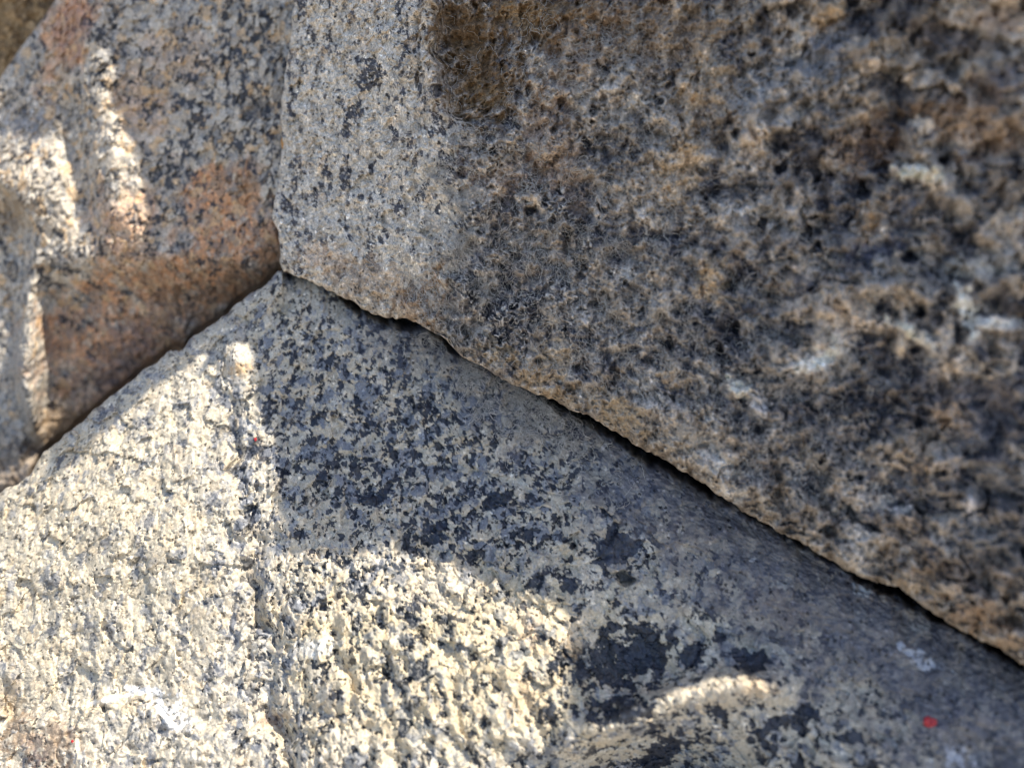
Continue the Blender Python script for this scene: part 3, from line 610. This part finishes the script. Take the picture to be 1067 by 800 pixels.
rel = 12 * .7 * (off * dT).sum(-1) + 2.4 * (q[0] - .5) + 5.6 * .5 * (offb * dTb).sum(-1) + .5 * (qb[0] - .5) - .8 * bd
rel = rel + 6 * n90 + 3.4 * n30 + 1.2 * n10 + .4 * fbm(P0 / 4.0, 2, 220)
far = np.maximum(sst(-12, -70, u), sst(-15, -70, v)).astype(f4); rel = rel * (1 - .65 * far)
et = (v - v[0:1, :]) * .6
t = np.clip(1 - et / 16.0, 0, 1)
rel = rel - 16.0 * (1 - np.sqrt(np.maximum(1 - t * t, 0)))
hC = h0 + rel
matC = stone_material('pinkish_granite', .30, 1300.0, .5, .4, 700.0, ((.03, .035, .045), (.23, .22, .21), (.38, .33, .28), (.38, .24, .155)))
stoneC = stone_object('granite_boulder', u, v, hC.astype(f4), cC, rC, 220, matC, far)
tag(stoneC, 'pinkish grey granite boulder at the upper left with two sunlit patches', 'boulder', 'boulders of the dry stone wall')

# ================================================================== STONE D: brown stone in the top left corner
cu = spacing(-520, -12, 90, 150, 1.4); cv = spacing(-420, -12, 110, 360, 1.4)
u, v = np.meshgrid(cu, cv); u = u.astype(f4); v = v.astype(f4)
h0 = macro_D(u, v).astype(f4); P0 = unproject(u, v, h0).astype(f4)
n30 = fbm(P0 / 30.0, 3, 311); n10 = fbm(P0 / 9.0, 3, 313)
d1, d2, r, q, off = worley(warp(P0, 8, 4, 340) / 11.0, 351)
cD = np.array([(.27, .18, .09), (.17, .11, .055), (.36, .25, .135), (.085, .055, .03), (.25, .165, .08)], f4)[np.clip((r[0] + .25 * n10) * 5, 0, 4.99).astype(int)]
cD = mix(cD, (.18, .115, .055), np.full(u.shape, .2, f4))
rel = 11 * .6 * (off * (np.stack(q, -1) - .5)).sum(-1) + 3 * (q[0] - .5) + 7 * n30 + 2.5 * n10
matD = stone_material('brown_stone', .35, 1200.0, .5, .25, 700.0, ((.085, .055, .03), (.17, .11, .055), (.26, .175, .09), (.34, .235, .125)))
stoneD = stone_object('boulder', u, v, (h0 + rel).astype(f4), cD, np.full(u.shape, .85, f4), 160, matD, np.maximum(sst(-12, -60, u), sst(-12, -60, v)).astype(f4))
tag(stoneD, 'ochre brown stone filling the top left corner behind the pinkish one', 'boulder', 'boulders of the dry stone wall')

# ================================================================== added boulder, unseen above the frame: its crest is shaped to throw the shade
def sun_uv(uu, vv, fn):
    P = unproject(np.array([uu], f4), np.array([vv], f4), fn(np.array([uu], f4), np.array([vv], f4)).astype(f4))[0]
    return float(P @ E1), float(P @ E2)
edge = [(40, 515, 'A'), (90, 466, 'A'), (150, 412, 'A'), (200, 396, 'A'), (236, 346, 'A'), (262, 352, 'A'), (262, 400, 'A'), (288, 450, 'A'), (288, 520, 'A'), (288, 572, 'A'),
        (340, 580, 'A'), (410, 572, 'A'), (470, 590, 'A'), (545, 622, 'A'), (605, 640, 'A'), (592, 690, 'A'), (596, 765, 'A')]
crest_left = [(-700, -93), (-666, -92), (-650, -96), (-641, -110), (-630, -121), (-605, -111), (-582, -98), (-570, -103), (-533, -92), (-496, -81), (-464, -67), (-447, -48), (-436, -20), (-400, 60)]   # along the pinkish stone
pts = sorted(crest_left + [sun_uv(a, b, macro_A) for a, b, s in edge])
x1 = pts[-1][0]
RID = [sun_uv(a, b, macro_A) for a, b in ((650, 748), (700, 729), (740, 718), (785, 713), (815, 716))]
curve = pts + [(p[0], p[1] - (2, 6, 10, 7, -1)[k]) for k, p in enumerate(RID) if p[0] > x1 + 4]
xe = curve[-1][0]; ye = curve[-1][1]
curve = [(curve[0][0] - 260, curve[0][1] - 150), (curve[0][0] - 90, curve[0][1] - 60)] + curve + [(xe + 25, ye + 60), (xe + 120, ye + 90), (xe + 330, ye + 70), (xe + 480, ye - 80)]
print('CREST', [(round(a), round(b)) for a, b in curve])
cx = np.array([p[0] for p in curve]); cy = np.array([p[1] for p in curve])
xs = np.linspace(cx[0], cx[-1], 240)
top_y = np.interp(xs, cx, cy)
prof = [(0, 0), (5, -22), (18, -40), (44, -54), (90, -60), (170, -58), (250, -36), (285, 0), (260, 40), (190, 70), (105, 76), (46, 60), (18, 40), (5, 20)]
span = np.clip(np.minimum(xs - xs[0], xs[-1] - xs) / 120.0, 0.02, 1) ** .5
V = []
for (dn, th) in prof:
    yy = top_y - dn
    cS = 560 + 0.55 * (top_y.mean() * .5 + top_y * .5) + th * span * 1.7 - 0.10 * dn
    p = xs[:, None] * E1 + yy[:, None] * E2 + cS[:, None] * S
    V.append(p)
V = np.array(V)                                  # ring, x, 3
nz = np.stack([fbm(V.astype(f4) / 75.0 + k * 9, 5, 400 + k, .55) for k in range(3)], -1)
amp = np.ones(len(prof)) * 34; amp[0] = 0; amp[1] = amp[-1] = 5; amp[2] = amp[-2] = 14
V = V + nz * amp[:, None, None]
nr, nx = V.shape[:2]
i = np.arange(nr * nx).reshape(nr, nx); j = np.roll(i, -1, 0)
F = np.stack([i[:, :-1], i[:, 1:], j[:, 1:], j[:, :-1]], -1).reshape(-1, 4)
capL = V[:, 0].mean(0); capR = V[:, -1].mean(0)
allv = np.concatenate([V.reshape(-1, 3), capL[None], capR[None]])
nL, nR = nr * nx, nr * nx + 1
caps = [(i[k, 0], j[k, 0], j[(k + 1) % nr, 0], nL) for k in range(0, nr, 2)] + [(j[k, -1], i[k, -1], nR, j[(k + 1) % nr, -1]) for k in range(0, nr, 2)]
F = np.concatenate([F, np.array(caps)])
P0 = allv.astype(f4)
n10 = fbm(P0 / 12.0, 3, 413)
cO = np.array([.27, .25, .225], f4) * (1 + .5 * n10[..., None])
stoneShade = new_object('granite_boulder', to_world(allv), F, matB, True, {'mineral': np.clip(cO, .02, .6), 'rough': np.full(len(allv), .75), 'plain': np.ones(len(allv))})
tag(stoneShade, 'grey boulder added unseen above the frame, its crest shaped to shade the stones', 'boulder', 'boulders of the dry stone wall')

# ================================================================== small things lying on the stones
def sample(grid, uu, vv, lift=0.0):
    gu, gv, gh = grid
    c = int(np.argmin(np.abs(gu[-1] - uu))) if True else 0
    rr = int(np.argmin(np.abs(gv[:, c] - vv)))
    c = int(np.argmin(np.abs(gu[rr] - uu)))
    return unproject(np.array([gu[rr, c]]), np.array([gv[rr, c]]), np.array([gh[rr, c] + lift]))[0]
def chip(name, grid, uu, vv, size, mat, seed, flat=.5):
    rng = np.random.default_rng(seed)
    import bmesh
    bm = bmesh.new(); bmesh.ops.create_icosphere(bm, subdivisions=3, radius=1.0)
    co = np.array([vt_.co[:] for vt_ in bm.verts]); fc = np.array([[x.index for x in f.verts] for f in bm.faces]); bm.free()
    co = co * (1 + .85 * fbm(co.astype(f4) * 1.0 + seed, 3, seed)[:, None])
    co = co * np.array([1.0, .8, flat]) * np.array(size)
    c = sample(grid, uu, vv, size[2] * flat * .25)
    return new_object(name, to_world(co + c), fc, mat, True)
red = simple_material('red_paint_chip', (.50, .03, .035), .5, (.30, .015, .02), 900)
o = chip('red_fleck', gridA, 968, 752, (4.4, 4.4, 4.8), red, 5)
tag(o, 'small red crumb lying on the dark dusty flank near the lower right corner', 'crumb', 'red crumbs on the pale boulder')
o = chip('red_fleck', gridA, 265.5, 457.5, (1.4, 2.0, 1.8), red, 8)
tag(o, 'tiny red speck on the sunlit ridge beside the central shadow', 'crumb', 'red crumbs on the pale boulder')
o = chip('red_fleck', gridA, 76, 772, (1.6, 1.9, 1.8), red, 9)
tag(o, 'tiny red speck on the brown stain near the lower left corner', 'crumb', 'red crumbs on the pale boulder')
straw = simple_material('dry_straw', (.55, .30, .10), .6, (.45, .22, .07), 500)
o = chip('straw_bit', gridB, 293, 149, (2.0, 6.5, 2.0), straw, 3, .7)
tag(o, 'short orange bit of straw stuck on the upright joint between the two upper boulders', 'straw')

# ================================================================== cobweb: dusty threads clinging to the overhang and the joint
def threads(name, grid, n, region, seed, mat, label, parent_len=(5, 22), lift=(0.3, 2.2), rad=.16):
    rng = np.random.default_rng(seed)
    gu, gv, gh = grid
    nr, nc = gu.shape
    uu = []; vv = []
    while len(uu) < n:
        a = rng.uniform(280, 1067, 4000); b = rng.uniform(0, 720, 4000)
        ok = rng.random(4000) < region(a, b)
        uu += list(a[ok]); vv += list(b[ok])
    uu = np.array(uu[:n]); vv = np.array(vv[:n])
    K = 7
    ang = rng.uniform(0, 2 * math.pi, n); ang = np.where(rng.random(n) < .55, rng.normal(math.pi / 2, .45, n), ang)
    ln = rng.uniform(*parent_len, n) / (K - 1)
    pu = [uu]; pv = [vv]
    for k in range(K - 1):
        ang = ang + rng.normal(0, .75, n)
        pu.append(pu[-1] + np.cos(ang) * ln); pv.append(pv[-1] + np.sin(ang) * ln)
    pu = np.array(pu); pv = np.array(pv)
    cref = gu[nr // 2]
    ci = np.clip(np.searchsorted(cref, pu), 0, nc - 1)
    vcol0 = gv[0, ci]; vcol1 = gv[-1, ci]
    ri = np.zeros(pu.shape, int)
    for k in range(K):
        for m in range(n):
            ri[k, m] = np.searchsorted(gv[:, ci[k, m]], pv[k, m])
    good = ((ri > 1) & (ri < nr - 2)).all(0)
    ri = np.clip(ri, 0, nr - 1)
    hh = gh[ri, ci]
    lf = rng.uniform(*lift, n)[None, :] * np.sin(np.linspace(.25, math.pi - .25, K))[:, None] + .25
    hh = np.maximum(hh, (hh[0] + (hh[-1] - hh[0]) * np.linspace(0, 1, K)[:, None])) + lf
    P = unproject(pu, pv, hh)[:, good]                       # K, n, 3
    n = P.shape[1]
    a = np.array([0, 2.094, 4.189])
    T = np.gradient(P, axis=0); T /= np.linalg.norm(T, axis=-1, keepdims=True) + 1e-9
    X = np.cross(T, np.array([0, 0, 1.0])); X /= np.linalg.norm(X, axis=-1, keepdims=True) + 1e-9
    Y = np.cross(T, X)
    rr = rad * rng.uniform(.6, 1.5, n)[None, :, None]
    ring = np.stack([P + rr * (math.cos(t) * X + math.sin(t) * Y) for t in a], 2)   # K, n, 3, 3
    idx = np.arange(K * n * 3).reshape(K, n, 3)
    f = np.stack([idx[:-1], np.roll(idx[:-1], -1, 2), np.roll(idx[1:], -1, 2), idx[1:]], -1).reshape(-1, 4)
    o = new_object(name, to_world(ring.reshape(-1, 3)), f, mat, True)
    tag(o, label, 'cobweb', kind='stuff')
    return o
web = simple_material('dusty_cobweb', (.62, .585, .53), .8, (.36, .335, .30), 500)
def regB(a, b):
    inside = b < jr(a) - 3
    w = .55 * np.exp(-(((a - 560) / 120) ** 2 + ((b - 250) / 110) ** 2)) + .7 * np.exp(-(((a - 480) / 40) ** 2 + ((b - 250) / 120) ** 2)) + .35 * np.exp(-(((a - 760) / 160) ** 2 + ((b - 380) / 120) ** 2)) + .25 * np.exp(-(((a - 640) / 90) ** 2 + ((b - 60) / 80) ** 2))
    cn = fbm(np.stack([a / 26.0, b / 26.0, 0 * a], -1), 2, 700)
    return w * inside * sst(-.1, .4, cn)
def regA(a, b):
    e = b - jr(a)
    cn = fbm(np.stack([a / 20.0, b / 20.0, 0 * a], -1), 2, 701)
    return sst(.0, .45, cn) * (e > 3) * np.exp(-(e / 42.0) ** 2) * np.exp(-((a - 535) / 62.0) ** 2)
threads('cobweb', gridB, 5600, regB, 21, web, 'fine dusty cobweb threads clinging all over the dark overhanging boulder')
threads('cobweb', gridA, 1000, regA, 22, web, 'fine dusty cobweb threads on the pale boulder just below the dark joint')

# ================================================================== ground and earth behind the wall
soil = simple_material('dark_soil', (.10, .075, .05), .95, (.05, .036, .025), 40)
xs = np.linspace(-1.6, 1.6, 90); ys = np.linspace(0, 1, 30)
gx, gt = np.meshgrid(xs, ys)
gy = .16 + .75 * gt; gz = np.where(gt < .55, -.05 + .75 * (gt / .55), .70 + .05 * gt)
gy = np.where(gt < .55, .17 + .16 * gt, .17 + .16 * .55 + (gt - .55) * 3.0)
Pn = np.stack([gx * 8, gy * 8, gz * 8], -1).astype(f4)
nn = fbm(Pn, 4, 500)
bank = new_object('earth_bank', np.stack([gx, gy + .02 * nn, gz + .02 * nn], -1).reshape(-1, 3), grid_faces(*gx.shape), soil)
tag(bank, kind='structure')
sand = simple_material('sandy_ground', (.44, .37, .28), .95, (.32, .265, .19), 25)
r_ = np.concatenate([[0], np.geomspace(.05, 300, 60)]); th = np.linspace(0, 2 * math.pi, 97)
rg, tg = np.meshgrid(r_, th)
Pg = np.stack([rg * np.cos(tg), rg * np.sin(tg), 0 * rg], -1)
Pg[..., 2] = .006 * fbm((Pg * 9).astype(f4), 3, 520) * np.clip(3 / (rg + 1), 0, 1)
ground = new_object('ground', Pg.reshape(-1, 3), grid_faces(*rg.shape), sand, base=np.zeros(3))
tag(ground, kind='structure')
for o_ in (stoneA, stoneB, stoneC, stoneD, stoneShade):
    z = np.array([v_[2] for v_ in o_.bound_box]); print(o_.name, o_.location[:], 'zmax', z.max(), len(o_.data.polygons))
